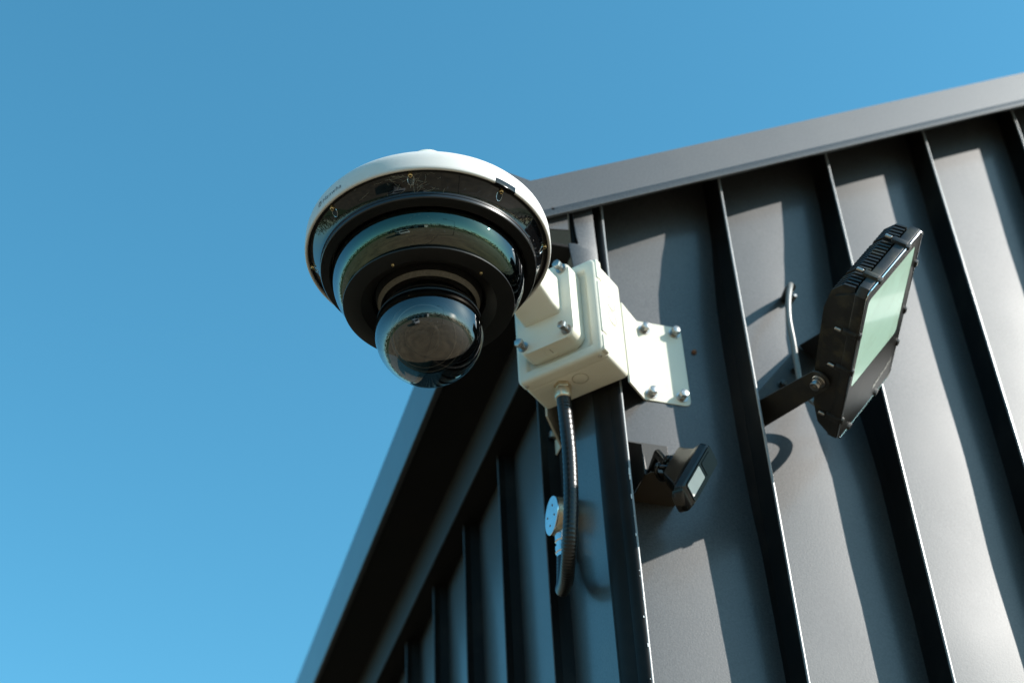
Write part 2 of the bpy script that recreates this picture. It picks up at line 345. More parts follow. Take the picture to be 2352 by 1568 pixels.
# lid with a raised border and a sunk face
mb = MB(); Ml = MX @ frame((0, 0, 0), (1, 0, 0), (0, 0, 1), (0, 1, 0))
def ring(r0, inset, y): return [(x, z, y) for x, z in rrect(inset, inset, BW-inset, BH-inset, max(r0-inset, .0015), 5)]
loops = [ring(.0072, 0, .0112), ring(.0072, 0, .0040), ring(.0072, .0007, .0018), ring(.0072, .0020, .0004), ring(.0072, .0036, 0), ring(.0072, .0095, 0), ring(.012, .0110, .0006), ring(.012, .0124, .0028), ring(.012, .0140, .0040)]
L3 = [[mb.bm.verts.new(Ml @ Vector((a, b, c))) for a, b, c in lp] for lp in loops]
for A, B in zip(L3, L3[1:]):
    for i in range(len(A)): mb.bm.faces.new([A[i], A[(i+1) % len(A)], B[(i+1) % len(A)], B[i]])
mb.bm.faces.new(L3[-1]); mb.bm.faces.new(L3[0][::-1])
lid = mb.build('lid', WHITE, jb, ang=50)
for z0, z1 in ((.0015, .0205), (.0225, .0845), (.0865, .1105)):      # hinge beads on the right edge
    mb = MB(); mb.box((-.0012, .0016, z0), (.0046, .0104, z1), MX, bev=.0018, seg=3); mb.build('hinge', WHITE, lid)
for p, nr in (((-.0001, .0270, .0730), (-1, 0, 0)), ((-.0001, .0270, .0555), (-1, 0, 0)), ((.0381, .0245, .0), (0, 0, -1)), ((.0730, .0245, .0), (0, 0, -1))):
    d = Vector(nr); o_ = MX @ (Vector(p) + Vector(d)*-.0012); mb = MB()
    Mk = normalframe(o_, MX.to_3x3() @ d)
    mb.lathe([(0, .0005), (.0062, .0005), (.0066, .0003), (.0069, -.0004), (.0072, .0003), (.0076, .0003), (.0078, -.0005)], Mk, 40); 
    if p[0] < .06:
        ko = mb.build('knockout', WHITE, jb); mb = MB(); mb.tube([Mk @ Vector((.0071*math.cos(t), .0071*math.sin(t), .0003)) for t in [2*math.pi*q/32 for q in range(33)]], .00035, 6, cap=False); mb.build('knockout_groove', GROOVE, ko)
    else: mb.bm.free()
for p in ((.0068, .0060, .0002), (.0832, .0060, .0002)):
    mb = MB(); mb.lathe([(0, -.0002), (.0012, 0), (.0014, .0006), (.0017, .0004), (.0018, -.0004)], normalframe(MX @ Vector(p), (0, 0, -1)), 16); mb.build('lid_screw', ZINC, jb)
# bracket: flange on the gable wall, web to the box, and the same on the eave wall
YF = 1.0425; KF = YF/1.0285
def quadplate(a, b, z0a, z1a, z0b, z1b, th, name):
    d = Vector((b[0]-a[0], b[1]-a[1], 0)).normalized(); nv = Vector((d.y, -d.x, 0))*th/2
    A, B = Vector((a[0], a[1], 0)), Vector((b[0], b[1], 0)); mb = MB(); vs = []
    for P, z0, z1 in ((A, z0a, z1a), (B, z0b, z1b)):
        for z in (z0, z1):
            for sg in (1, -1): vs.append(mb.bm.verts.new(P + nv*sg + Vector((0, 0, z))))
    for q in ((0,1,3,2),(4,6,7,5),(0,2,6,4),(1,5,7,3),(0,4,5,1),(2,3,7,6)): mb.bm.faces.new([vs[k] for k in q])
    return mb.build(name, WHITE, jb)
fpx = .4680*KF
boxR = MX @ Vector((.0012, .0485, 0)); boxL = MX @ Vector((.0888, .0485, 0))
quadplate((boxR.x, boxR.y), (fpx, YF+.0003), .8310, .9230, .8478*KF, .9412*KF, .0018, 'bracket_web')
fl = MB(); Mfl = frame((0, YF, 0), (1, 0, 0), (0, 0, 1), (0, -1, 0)); X1 = .5134*KF; Z0 = .8473*KF; Z1 = .9406*KF
pts = [(fpx-.001, .8478*KF)] + [(X1 - .006 + .006*math.sin(math.radians(a)), Z0 + .006 - .006*math.cos(math.radians(a))) for a in (0, 30, 60, 90)] + [(X1 - .006 + .006*math.cos(math.radians(a)), Z1 - .006 + .006*math.sin(math.radians(a))) for a in (0, 30, 60, 90)] + [(fpx-.001, .9412*KF)]
fl.prism(pts, -.0012, .0006, Mfl, bev=.0003, seg=1); fr_ = fl.build('bracket_flange', WHITE, jb)
BY = .4125; LPy = 1.1030
quadplate((BY-.0008, LPy), (boxL.x, boxL.y), .8385, .9380, .8310, .9230, .0018, 'bracket_web')
mb = MB(); mb.box((BY-.0014, LPy-.001, .8385), (BY, LPy+.045, .9380), bev=.0004, seg=1); fl2 = mb.build('bracket_flange', WHITE, jb)
def bolt(o_, nr, r, h, wsh, parent, m=ZINC, tw=0, name='bolt', shank=0):
    mb = MB(); Mb = normalframe(o_, nr, tw)
    if shank: mb.cyl(wsh, 0, .0009, Mb, 24); mb.cyl(r*.62, 0, shank, Mb, 16); Mb = Mb @ Matrix.Translation((0, 0, shank)); hexhead(mb, Mb, r, h, r*.98, .0004)
    else: hexhead(mb, Mb, r, h, wsh, .0007)
    mb.lathe([(0, h-.0004), (r*.55, h-.0004), (r*.62, h+.0001)], Mb, 16)
    return mb.build(name, m, parent)
for (x, z), tw in zip(((.4755, .9315), (.5059, .9325), (.4749, .8555), (.5048, .8566)), (.1, .6, .3, .9)):
    bolt((x*KF, YF-.0006, z*KF), (0, -1, 0), .0043, .0080, .0058, fr_, tw=tw)
for (y, z) in ((LPy+.010, .8590), (LPy+.036, .8590), (LPy+.010, .927), (LPy+.036, .927)):
    bolt((BY-.0014, y, z), (-1, 0, 0), .0040, .0058, .0052, fl2)
# cable gland below the box
GX = FR + (LF*.0566 + D2*.0240)*KB
gl = MB(); Mg = frame((GX.x, GX.y, FR.z), (1, 0, 0), (0, -1, 0), (0, 0, -1))
gl.prism([(.0079*math.cos(math.radians(60*i+12)), .0079*math.sin(math.radians(60*i+12))) for i in range(6)], -.002, .0042, Mg, bev=.0006)
gl.lathe([(.0060, .0040), (.0072, .0046), (.0075, .0075), (.0075, .0118), (.0071, .0135), (.0062, .0142), (.005, .0142)], Mg, 32)
gl.build('cable_gland', NICKEL, jb)

# ------------------------------------------------------------ mounting arm with its base plate
arm = thing('mounting_arm', FR + LF*.047, 'white bolted mounting arm reaching from the junction box to the dome camera', 'mounting arm')
T0 = -.0180
mb = MB(); Ma = MX @ frame((0, 0, 0), (1, 0, 0), (0, 0, 1), (0, -1, 0))
mb.prism(rrect(.0190, .0165, .0765, .1045, .0085, 6), -.0040, .0165, Ma, bev=.0028, seg=4); mb.build('base_plate', WHITE, arm, ang=45)
AX = Vector((.22759, .87541, 0)); 
end = MX.inverted() @ Vector((AX.x, AX.y, FR.z)); ex, ey = end.x, end.y
secs = [(-.0165, .0300, .0700, .0470, .0890), (-.030, .0300, .0695, .0480, .0885), (-.060, .0290, .0660, .0560, .0900), (-.100, .0265, .0600, .0540, .0780), (ey+.012, ex-.014, ex+.014, .0500, .0690)]
mb = MB(); rg = []
for y, x0, x1, z0, z1 in secs: rg.append([mb.bm.verts.new(MX @ Vector((px, y, pz))) for px, pz in rrect(x0, z0, x1, z1, .004, 3)])
for A, B in zip(rg, rg[1:]):
    for i in range(len(A)): mb.bm.faces.new([A[i], A[(i+1) % len(A)], B[(i+1) % len(A)], B[i]])
mb.bm.faces.new(rg[0]); mb.bm.faces.new(rg[-1])
mb.build('arm', WHITE, arm, ang=40)
mb = MB(); mb.lathe([(0, .9482), (.0045, .9478), (.0085, .9462), (.0115, .9430), (.0155, .9390), (.0185, .9340), (.0205, .927), (.0215, .912), (.0215, .905), (0, .905)], Matrix.Translation(AX), 48); mb.build('arm_end', WHITE, arm)
for (x, z), tw in zip(((.0262, .0245), (.0715, .0255), (.0265, .0975), (.0700, .0975)), (.2, .5, .1, .7)):
    bolt(MX @ Vector((x, T0+.0015, z)), -D2, .0041, .0046, .0050, arm, tw=tw, shank=.0052)
mb = MB(); Mk = normalframe(MX @ Vector((.0480, -.0075, .0165)), (0, 0, -1))
mb.lathe([(0, .0002), (.0052, .0002), (.0056, -.0003), (.0060, .0003), (.0063, .0003), (.0065, -.0004)], Mk, 32); mb.build('knockout', WHITE, arm)
mb = MB(); mb.box((-.0030, -.00035, .0001), (.0030, .00035, .0006), Mk @ Matrix.Rotation(.9, 4, 'Z')); mb.build('slot', GROOVE, arm)
for x in (.034, .056):
    mb = MB(); mb.cyl(.0011, 0, .0009, normalframe(MX @ Vector((x, .0035, .0180)), (0, -.3, -1)), 12); mb.build('drain_hole', DARKHOLE, arm)

# ------------------------------------------------------------ the dome camera
MA = Matrix.Translation(AX)
dc = thing('dome_camera', (AX.x, AX.y, .8345), 'large white and black multi lens security camera hanging in front of the corner', 'security camera')
mb = MB(); mb.lathe([(.0215, .912), (.0290, .9085), (.045, .897), (.070, .8775), (.088, .8605), (.0935, .8545), (.0958, .8510), (.0967, .8475), (.0969, .8440), (.0971, .8365), (.0969, .8345), (.0963, .8333), (.0953, .8331), (.0946, .8336), (.0944, .8350), (.0944, .839)], MA, 160)
hs_ = mb.build('housing', CREAM, dc, ang=60)
mb = MB(); mb.lathe([(.0943, .8380), (.0943, .8347), (.0935, .8341), (.0931, .8350), (.0927, .8350), (.0924, .8338), (.0918, .8331)], MA, 160); mb.build('housing_seal', MATTE, dc)
mb = MB(); mb.lathe([(.0919, .8332), (.0905, .8312), (.0885, .8280), (.0865, .8248), (.0846, .8215), (.0842, .8203)], MA, 160); sk = mb.build('skirt', GLOSS, dc, ang=60)
mb = MB(); mb.lathe([(.0838, .8215), (.0846, .8207), (.0846, .8188), (.0841, .8186), (.0841, .8183), (.0845, .8181), (.0844, .8160), (.0839, .8153)], MA, 160); mb.build('trim_ring', MATTE2, dc, ang=25)
pr = [(.0839, .8153)]
for i in range(7):
    r = .0836 - i*.00092; z = .8152 - i*.00028
    pr += [(r, z), (r-.00048, z-.0001), (r-.00052, z+.0009), (r-.00090, z+.0009)]
pr += [(.0768, .8135), (.0764, .8137), (.0758, .8165), (.0752, .8200)]
mb = MB(); mb.lathe(pr, MA, 160); mb.build('ribbed_ring', MATTE, dc, ang=15)
bub = [(.0744, .8165)]
for i in range(0, 13):
    t = math.radians(-12 + i*7.2)
    bub.append((.0545 + .0207*math.cos(t)**.9 if math.cos(t) > 0 else .0545, .8110 - .0275*math.sin(t)))
mb = MB(); mb.lathe(bub, MA, 160); mb.build('clear_ring_cover', BUBBLE, dc, ang=60)
mb = MB(); mb.lathe([(.0735, .8150), (.0660, .8120), (.0560, .8020), (.0520, .7860)], MA, 96); inn = mb.build('sensor_chassis', MATTE2, dc)
for a in (-110, -20, 70, 160):                     # the four fixed lenses behind the clear ring
    t = math.radians(a); dr = Vector((math.cos(t), math.sin(t), 0)); o_ = AX + dr*.0610 + Vector((0, 0, .8050)); nr = dr*.75 + Vector((0, 0, -.66))
    Mn = normalframe(o_, nr); mb = MB()
    mb.lathe([(.0085, -.004), (.0085, .0015), (.0078, .0020), (.0060, .0020), (.0055, .0012), (.0030, .0012), (.0026, .0018), (.0018, .0018), (.0014, .0006), (0, .0006)], Mn, 36); ln = mb.build('lens', GLOSS, dc)
    mb = MB(); mb.lathe([(.0046, .0030), (.0050, .0034), (.0053, .0030)], Mn, 36); mb.build('lens_ring', BRONZE, ln)
    mb = MB()
    for i in range(20):
        if i % 5 == 4: continue
        b_ = 2*math.pi*i/20; mb.box((-.0005, -.0009, 0), (.0005, .0009, .0006), Mn @ Matrix.Translation((.0112*math.cos(b_), .0112*math.sin(b_), 0)) @ Matrix.Rotation(b_, 4, 'Z'))
    mb.build('infrared_leds', IRLED, ln)
# flange disc and collar
mb = MB(); mb.lathe([(.0560, .7865), (.0650, .7835), (.0658, .7828), (.0660, .7822), (.0658, .7816), (.0653, .7814), (.0522, .7816), (.0517, .7821), (.0440, .7866), (.0425, .7895), (.0425, .793)], MA, 160); mb.build('flange', MATTE, dc, ang=25)
pr = [(.0428, .7925), (.0412, .7912)]
for i in range(5):
    r = .0410 - i*.00032; z = .7906 - i*.00135
    pr += [(r, z), (r-.0001, z-.0008), (r-.0007, z-.0009), (r-.0007, z-.0013)]
pr += [(.0394, .7836)]
mb = MB(); mb.lathe(pr, MA, 120); mb.build('collar', MATTE, dc, ang=15)
mb = MB(); mb.lathe([(.0394, .7837), (.0392, .7832), (.0371, .7801), (.0369, .7799)], MA, 120); mb.build('collar_ring', BRONZE, dc)
mb = MB(); mb.lathe([(.0369, .7800), (.0362, .7800), (.0358, .7850), (.0330, .7860)], MA, 96); mb.build('collar_lip', MATTE, dc)
# lower dome
RD, ZD = .0411, .7541
def sph(r, a0, a1, n=40): return [(r*math.cos(math.radians(a0+(a1-a0)*i/n)), ZD + r*math.sin(math.radians(a0+(a1-a0)*i/n))) for i in range(n+1)]
mb = MB(); mb.lathe(sph(RD, 55, 12, 16), MA, 120); mb.build('dome_shroud', GLOSS, dc, ang=80)
mb = MB(); pr = sph(RD, 12, -90, 48); pr[-1] = (0, ZD-RD); mb.lathe(pr, MA, 120); dm = mb.build('dome_cover', PTZG, dc, ang=80)
mb = MB(); mb.lathe([(.0398, ZD+.012), (.0393, ZD+.006), (.0300, ZD+.0065), (.0292, ZD+.010)], MA, 96); mb.build('inner_ring', MATTE, dc)
tilt = Vector((-.35, -.62, -.70)).normalized(); Mi = normalframe((AX.x, AX.y, ZD), tilt)
mb = MB(); ip = [(.0300*math.sin(math.radians(a)), .0300*math.cos(math.radians(a))) for a in range(180, 24, -8)]
mb.lathe([(0, -.03)] + ip[1:] + [(.0135, .0268), (.0130, .0300), (.0118, .0305)], Mi, 64); ball = mb.build('camera_ball', MATTE2, dc, ang=40)
mb = MB(); mb.lathe([(.0118, .0305), (.0112, .0290), (.0085, .0285), (.0080, .0292), (.0058, .0292), (.0040, .0312), (0, .0322)], Mi, 48); mb.build('main_lens', GLOSS, ball)
for tz, rr in ((.012, .0275), (.019, .0236)):
    mb = MB(); mb.tube([Mi @ Vector((rr*math.cos(t), rr*math.sin(t), tz)) for t in [2*math.pi*q/48 for q in range(49)]], .00045, 8, cap=False); mb.build('ball_seam', STEEL, ball)
mb = MB(); mb.tube([Mi @ Vector((.0123*math.cos(t), .0123*math.sin(t), .0300)) for t in [2*math.pi*q/40 for q in range(41)]], .0007, 8, cap=False); mb.build('lens_bezel', BRONZE, ball)
# screws
def pan_screw(o_, nr, r, parent, m=BRASS):
    Mn = normalframe(o_, nr); mb = MB()
    mb.lathe([(r*1.05, -.004), (r*1.05, -.0002), (r, .0006), (r*.75, .0010), (r*.55, .0009), (r*.45, .0001), (0, -.0001)], Mn, 20); s_ = mb.build('screw', m, parent)
    mb = MB(); mb.box((-r*.5, -r*.12, 0), (r*.5, r*.12, .0006), Mn); mb.box((-r*.12, -r*.5, 0), (r*.12, r*.5, .00062), Mn); mb.build('screw_cross', DARKHOLE, s_)
for a in (-112.6, -67.5, -22.0, -156.7, 159.3, 114, 69, 24):
    t = math.radians(a); dr = Vector((math.cos(t), math.sin(t), 0)); pan_screw(AX + dr*.0917 + Vector((0, 0, .8316)), (dr.x*.12, dr.y*.12, -1), .0017, dc)
    # teardrop recess in the skirt
    sl_ = Vector((dr.x*.0077, dr.y*.0077, .0129)).normalized(); tg = Vector((-dr.y, dr.x, 0)); cn = AX + dr*.0893 + Vector((0, 0, .82935))
    nrm = tg.cross(sl_).normalized(); nrm = nrm if nrm.z < 0 else -nrm
    pts = [cn + tg*.0024*math.cos(x) + sl_*.0042*math.sin(x) + nrm*.0001 for x in [2*math.pi*i/28 for i in range(29)]]
    mb = MB(); mb.tube(pts, .00013, 6, cap=False); mb.build('screw_recess_edge', STEEL, dc)
    mb = MB(); c_ = mb.bm.verts.new(cn + nrm*.00006); vs = [mb.bm.verts.new(p) for p in pts[:-1]]
    for i in range(28): mb.bm.faces.new([c_, vs[i], vs[(i+1) % 28]])
    mb.build('screw_recess', DARKHOLE, dc)
for a in (-133.8, -58.5, 46, 121):
    t = math.radians(a); pan_screw(AX + Vector((math.cos(t), math.sin(t), 0))*.0545 + Vector((0, 0, .7815)), (0, 0, -1), .00115, dc)
# cover clip on the white band
mb = MB(); a0, a1 = -72.6, -61.7; r1 = .0976; gl_ = []
for i in range(9):
    t = math.radians(a0 + (a1-a0)*i/8); cs, sn = math.cos(t), math.sin(t)
    gl_.append([mb.bm.verts.new((AX.x+r*cs, AX.y+r*sn, z)) for r, z in ((.0960, .8372), (r1, .8372), (r1+.0001, .8368), (.0971, .8325), (.0962, .8322), (.0950, .8322))])
for A, B in zip(gl_, gl_[1:]):
    for i in range(5): mb.bm.faces.new([A[i], B[i], B[i+1], A[i+1]])
mb.bm.faces.new(gl_[0]); mb.bm.faces.new(gl_[-1][::-1]); mb.build('cover_clip', GLOSS, dc, ang=30)
# lettering wrapped on the band
def wrap_text(body, size, ang0, zc, parent, xoff=0, name='lettering', shear=0.0, sx=1.0):
    cu = bpy.data.curves.new(name, 'FONT'); cu.body = body; cu.size = size; cu.align_x = 'LEFT'; cu.align_y = 'BOTTOM_BASELINE'; cu.resolution_u = 4; cu.shear = shear; cu.space_character = 1.08
    o = bpy.data.objects.new('tmp', cu); COL.objects.link(o); bpy.context.view_layer.update()
    me = bpy.data.meshes.new_from_object(o); bpy.data.objects.remove(o); bpy.data.curves.remove(cu)
    bm = bmesh.new(); bm.from_mesh(me); bpy.data.meshes.remove(me)
    bmesh.ops.subdivide_edges(bm, edges=bm.edges, cuts=1)
    for v in bm.verts:
        x = v.co.x*sx + xoff; a = math.radians(ang0) + x/.0970; r = .09722
        v.co = Vector((AX.x + r*math.cos(a), AX.y + r*math.sin(a), zc + v.co.y))
    m2 = MB(); m2.bm.free(); m2.bm = bm
    return m2.build(name, INK, parent, smooth=False)
wrap_text('Hanwha', .0066, -160.2, .8385, hs_, sx=1.0)
mb = MB()                                           # swirl mark ahead of the name
for rr, s0, s1 in ((.0026, 20, 300), (.0018, 200, 470), (.0009, 0, 250)):
    pts = []
    for i in range(22):
        t = math.radians(s0 + (s1-s0)*i/21); x = -.0036 + rr*math.cos(t); y = .8408 + rr*.95*math.sin(t); a = math.radians(-160.2) + x/.0970
        pts.append(Vector((AX.x + .0971*math.cos(a), AX.y + .0971*math.sin(a), y)))
    mb.tube(pts, .00015, 6)
mb.build('logo_mark', INK, hs_)
# cobwebs under the front rim
mb = MB(); rnd = random.Random(3)
def rimpt(a, k):  # k 0 rim .. 1 trim ring
    t = math.radians(a); r = .0930 - k*.0085; z = .8335 - k*.0128; return AX + Vector((math.cos(t)*r, math.sin(t)*r, z - .0006))
for i in range(44):
    a = rnd.gauss(-112, 7) if i < 34 else rnd.uniform(-150, -70); k = rnd.uniform(0, .9) if i > 20 else rnd.uniform(0, .35); a2 = a + rnd.gauss(0, 4); k2 = min(1, max(0, k + rnd.gauss(0, .3)))
    p, q = rimpt(a, k), rimpt(a2, k2); m_ = (p+q)/2 + Vector((rnd.gauss(0, .0007), rnd.gauss(0, .0007), -abs(rnd.gauss(0, .0006)) - .0004))
    mb.tube([p*(1-t)**2 + m_*2*t*(1-t) + q*t*t for t in (0, .2, .4, .6, .8, 1)], rnd.choice([.00004, .00005, .00008]), 4)
o = mb.build('cobweb', SILK, dc); o['kind'] = 'stuff'

# ------------------------------------------------------------ conduit and round box on the eave wall
RB = Vector((.3945, 1.0930, .7540))
rb = thing('round_conduit_box', (.4142, RB.y, RB.z), 'small round conduit box with a shiny steel cover on the eave wall', 'junction box')
Mr = frame(RB, (0, 1, 0), (0, 0, 1), (-1, 0, 0)) if False else normalframe(RB, (-1, 0, 0))
mb = MB(); mb.lathe([(.0165, -.0185), (.0172, -.0170), (.0172, -.0015), (.0168, -.0008), (0, -.0008)], Mr, 48); mb.build('box_shell', NICKEL, rb)
mb = MB(); mb.cyl(.0178, -.0008, .0008, Mr, 48, bev=.0003); cv = mb.build('cover', STEEL, rb)
for y, z in ((.0045, .0080), (-.0045, -.0080), (-.008, .004), (.010, -.003)):
    mb = MB(); mb.lathe([(0, .0012), (.0009, .0012), (.0012, .0006)], Mr @ Matrix.Translation((y, z, 0)), 12); mb.build('cover_screw', RUST, cv)
Mg2 = frame((.4035, RB.y, RB.z-.0160), (1, 0, 0), (0, -1, 0), (0, 0, -1))
mb = MB(); mb.lathe([(.0052, -.003), (.0072, 0), (.0075, .0015), (.0075, .0100), (.0066, .0110), (.0066, .0150), (.0078, .0160), (.0078, .0215), (.0070, .0225), (.0070, .0260), (.0058, .0265)], Mg2, 32); mb.build('conduit_gland', STEEL, rb)
cd = thing('flexible_conduit', (GX.x, GX.y, FR.z-.015), 'black ribbed flexible conduit looping down from the white junction box', 'conduit')
pth = smoothpath([(GX.x, GX.y, .8300), (GX.x+.0005, GX.y, .8080), (.3850, 1.0125, .7620), (.3838, 1.0140, .7180), (.3820, 1.0190, .6840), (.3840, 1.0330, .6680), (.3895, 1.0560, .6650), (.3945, 1.0790, .6710), (.4000, 1.0900, .6860), (.4030, 1.0930, .7150)], 34)
mb = MB(); mb.tube(pth, .0063, 20, rfun=lambda i: .0064 if i % 4 < 2 else .00615); mb.build('corrugated_tube', RUBBER, cd, ang=70)

# ------------------------------------------------------------ floodlight on the gable wall
FA = Vector((.62257, -.09861, .77633)).normalized(); FBv = Vector((.28408, .95283, -.10679)); FBv = (FBv - FA*FBv.dot(FA)).normalized(); FN = FBv.cross(FA); FN = FN if FN.x > 0 else -FN
FL0 = Vector((.57494, .81092, .81092)); MF = frame(FL0, FA, FBv, FN)
AW, BL_, = .1030, .1770
fldl = thing('floodlight', MF @ Vector((AW/2, .1126, -.0257)), 'black LED floodlight with a pale green lens on a wall yoke', 'floodlight')
c_ = .006
mb = MB(); mb.prism([(c_, 0), (AW-.004, 0), (AW, .004), (AW+.002, BL_-.010), (AW-.010, BL_), (c_, BL_), (0, BL_-.004), (0, c_)], -.0105, -.0016, MF, bev=.0008); mb.build('bezel_frame', BLACKM, fldl)
# faceted back shell
def shell(x0, x1):
    return [(x0, .006, -.0105), (x0, .0165, -.0270), (x0, .0310, -.0315), (x0, .1440, -.0285), (x0, .1640, -.0215), (x0, .1720, -.0105)], x1
sec, x1 = shell(.0, 0)
mb = MB(); A = [mb.bm.verts.new(MF @ Vector((.0008, b, n_))) for _, b, n_ in sec]; B = [mb.bm.verts.new(MF @ Vector((AW-.001, b, n_))) for _, b, n_ in sec]
mb.bm.faces.new(A); mb.bm.faces.new(B[::-1])
for i in range(len(A)): mb.bm.faces.new([A[i], A[(i+1) % 6], B[(i+1) % 6], B[i]])
mb.build('back_shell', BLACKM, fldl, ang=20)
for k in range(22):                                  # cooling fins across the top end
    x = .0035 + k*.0044
    if k in (5, 16): continue
    mb = MB(); pts = [(.0015, -.0125), (.0030, -.0225), (.0140, -.0320), (.0360, -.0362), (.1300, -.0335), (.1300, -.0290), (.0360, -.0310), (.0180, -.0270), (.0080, -.0120)]
    Mk = MF @ frame((x, 0, 0), (0, 1, 0), (0, 0, 1), (1, 0, 0)); mb.prism(pts, 0, .0019, Mk); mb.build('cooling_fin', BLACKM, fldl)
# glass cover: black printed border round a clear green window
WX0, WX1, WY0, WY1 = .0065, .0930, .0120, .1140
outer = rrect(0.0008, .0008, AW-.0004, BL_-.0008, .007, 5); inner = rrect(WX0, WY0, WX1, WY1, .0045, 5)
mb = MB(); vo = [mb.bm.verts.new(MF @ Vector((x, y, 0))) for x, y in outer]; vi = [mb.bm.verts.new(MF @ Vector((x, y, 0))) for x, y in inner]; vb = [mb.bm.verts.new(MF @ Vector((x, y, -.0015))) for x, y in outer]
for i in range(len(vo)):
    j = (i+1) % len(vo); mb.bm.faces.new([vo[i], vo[j], vi[j], vi[i]]); mb.bm.faces.new([vb[i], vb[j], vo[j], vo[i]])
mb.build('glass_border', BLACKR, fldl)
mb = MB(); mb.prism(inner, -.0010, -.0003, MF); mb.build('lens_window', SUNGL, fldl)
mb = MB(); mb.tube([MF @ Vector((x, y, -.0004)) for x, y in outer + outer[:1]], .0007, 8, cap=False); mb.build('glass_edge', STEEL, fldl)
# clamps holding the glass, screws
def clamp(x, y, dx, dy):
    mb = MB(); Mc = MF @ frame((x, y, 0), (dx, dy, 0), (-dy, dx, 0), (0, 0, 1))
    mb.box((-.0032, -.0030, -.0150), (.0008, .0030, .0016), Mc, bev=.0006); mb.box((-.0012, -.0026, -.0145), (.0022, .0026, -.0015), Mc, bev=.0005)
    cl = mb.build('glass_clamp', BLACKM, fldl)
    mb = MB(); mb.cyl(.0017, -.0010, .0050, Mc @ frame((.0010, 0, -.0165), (1, 0, 0), (0, 1, 0), (0, 0, -1)), 14, bev=.0004); mb.build('clamp_screw', ZINC, cl)
for x in (.0225, .0740): clamp(x, 0, 0, -1); clamp(x, BL_, 0, 1)
for y in (.0480, .0900, .1500): clamp(0, y, -1, 0)
for y in (.0400, .0950, .1350): clamp(AW+.001, y, 1, 0)
mb = MB(); rt = random.Random(11); x = .0630
while x < .0950:                                     # worn maker's print: only blurred strokes are left of it
    wd_ = rt.choice([.0007, .0009, .0012]); h_ = rt.choice([.0030, .0042, .0055, .0060]); y_ = .1625 - (x-.063)*.30
    mb.poly([(x, y_, .00025), (x+wd_, y_-.0003, .00025), (x+wd_+.0006, y_-h_, .00025), (x+.0006, y_-h_, .00025)], MF); x += wd_ + rt.choice([.0006, .0010, .0022])
mb.build('worn_print', TEXTW, fldl, smooth=False)
# yoke: strip on the wall, two side arms out to the pivots
P1 = MF @ Vector((-.0015, .1126, -.0257)); P2 = MF @ Vector((AW+.0015, .1126, -.0257))
wd = Vector((FA.x, 0, FA.z)).normalized(); wp = Vector((-wd.z, 0, wd.x))
W1 = Vector((.5735, 1.0270, .8440))*1.0125 ; W2 = W1 + wd*.116
def strap(p, q, wdir, wd0, wd1, th, parent, name, round_end=True):
    ax_ = (q-p); ln = ax_.length; ax_.normalize(); wv = (wdir - ax_*wdir.dot(ax_)).normalized(); nv = ax_.cross(wv)
    pts = [(0, -wd0), (ln, -wd1)] + ([(ln + wd1*math.sin(math.radians(t)), -wd1*math.cos(math.radians(t))) for t in range(20, 180, 20)] if round_end else []) + [(ln, wd1), (0, wd0)]
    mb = MB(); mb.prism(pts, -th/2, th/2, frame(p, ax_, wv, nv), bev=.0003, seg=1); return mb.build(name, BRKT, parent)
strap(W1, P1, Vector((FA.cross(P1-W1))), .0125, .0100, .0018, fldl, 'yoke_arm')
strap(W2, P2, Vector((FA.cross(P2-W2))), .0125, .0100, .0018, fldl, 'yoke_arm')
mb = MB(); mb.prism(rrect(-.0010, -.0125, .1170, .0125, .002, 2), -.0010, .0010, frame(W1, wd, (wp.x, 0, wp.z), (0, -1, 0)), bev=.0003, seg=1); yb = mb.build('yoke_base', BRKT, fldl)
for s_ in (.034, .058, .084): 
    if s_ < .04: mb = MB(); mb.cyl(.0034, 0, .0003, normalframe(W1 + wd*s_ + Vector((0, -.0012, 0)), (0, -1, 0)), 20); mb.build('slot_hole', DARKHOLE, yb)
    else: bolt(W1 + wd*s_ + Vector((0, -.0010, 0)), (0, -1, 0), .0036, .0048, .0046, yb, m=BLACKM)
for P, sg in ((P1, -1), (P2, 1)):
    Mv = normalframe(P, FA*sg); mb = MB(); mb.cyl(.0062, .0008, .0030, Mv, 28, bev=.0004); mb.cyl(.0046, .003, .0060, Mv, 24, bev=.0004)
    mb.lathe([(.0034, .0058), (.0044, .0062), (.0044, .0098), (.0040, .0104), (.0024, .0104), (.0022, .0080), (0, .0080)], Mv, 24); mb.build('pivot_bolt', ZINC, fldl)
# supply cable
cp = smoothpath([(.6395, 1.0430, 1.0140), (.6315, 1.0130, 1.0050), (.6235, 1.0000, .9930), (.6160, .9960, .9700), (.6125, .9960, .9450), (.6140, .9990, .9200), (.6160, 1.0040, .8950), (.6190, 1.0080, .8700), (.6260, .9960, .8450), (.6440, .9880, .8380), (.6540, .9850, .8440), (.6720, .9850, .8620), (.6840, .9850, .8800), (.6820, .9850, .8890), (.6700, .9850, .8910), (.6560, .9840, .8860), (.6500, .9700, .8750)], 8)
mb = MB(); mb.tube(cp, .0029, 12, rfun=lambda i: .0029 if i < 66 else .0029 + .0014*min(1, (i-66)/8)); mb.build('supply_cable', CABLE, fldl)
mb = MB(); mb.tube(smoothpath([(.6400, 1.0440, 1.0140), (.6345, 1.0220, 1.0090), (.6285, 1.0060, .9985)], 6), .0044, 14); mb.build('cable_entry', BLACKM, fldl)
mb = MB(); mb.cyl(.0022, 0, .010, normalframe((.6470, 1.0410, 1.0130), (0, -1, 0)), 16, bev=.0006); mb.build('cable_screw', ZINC, fldl)

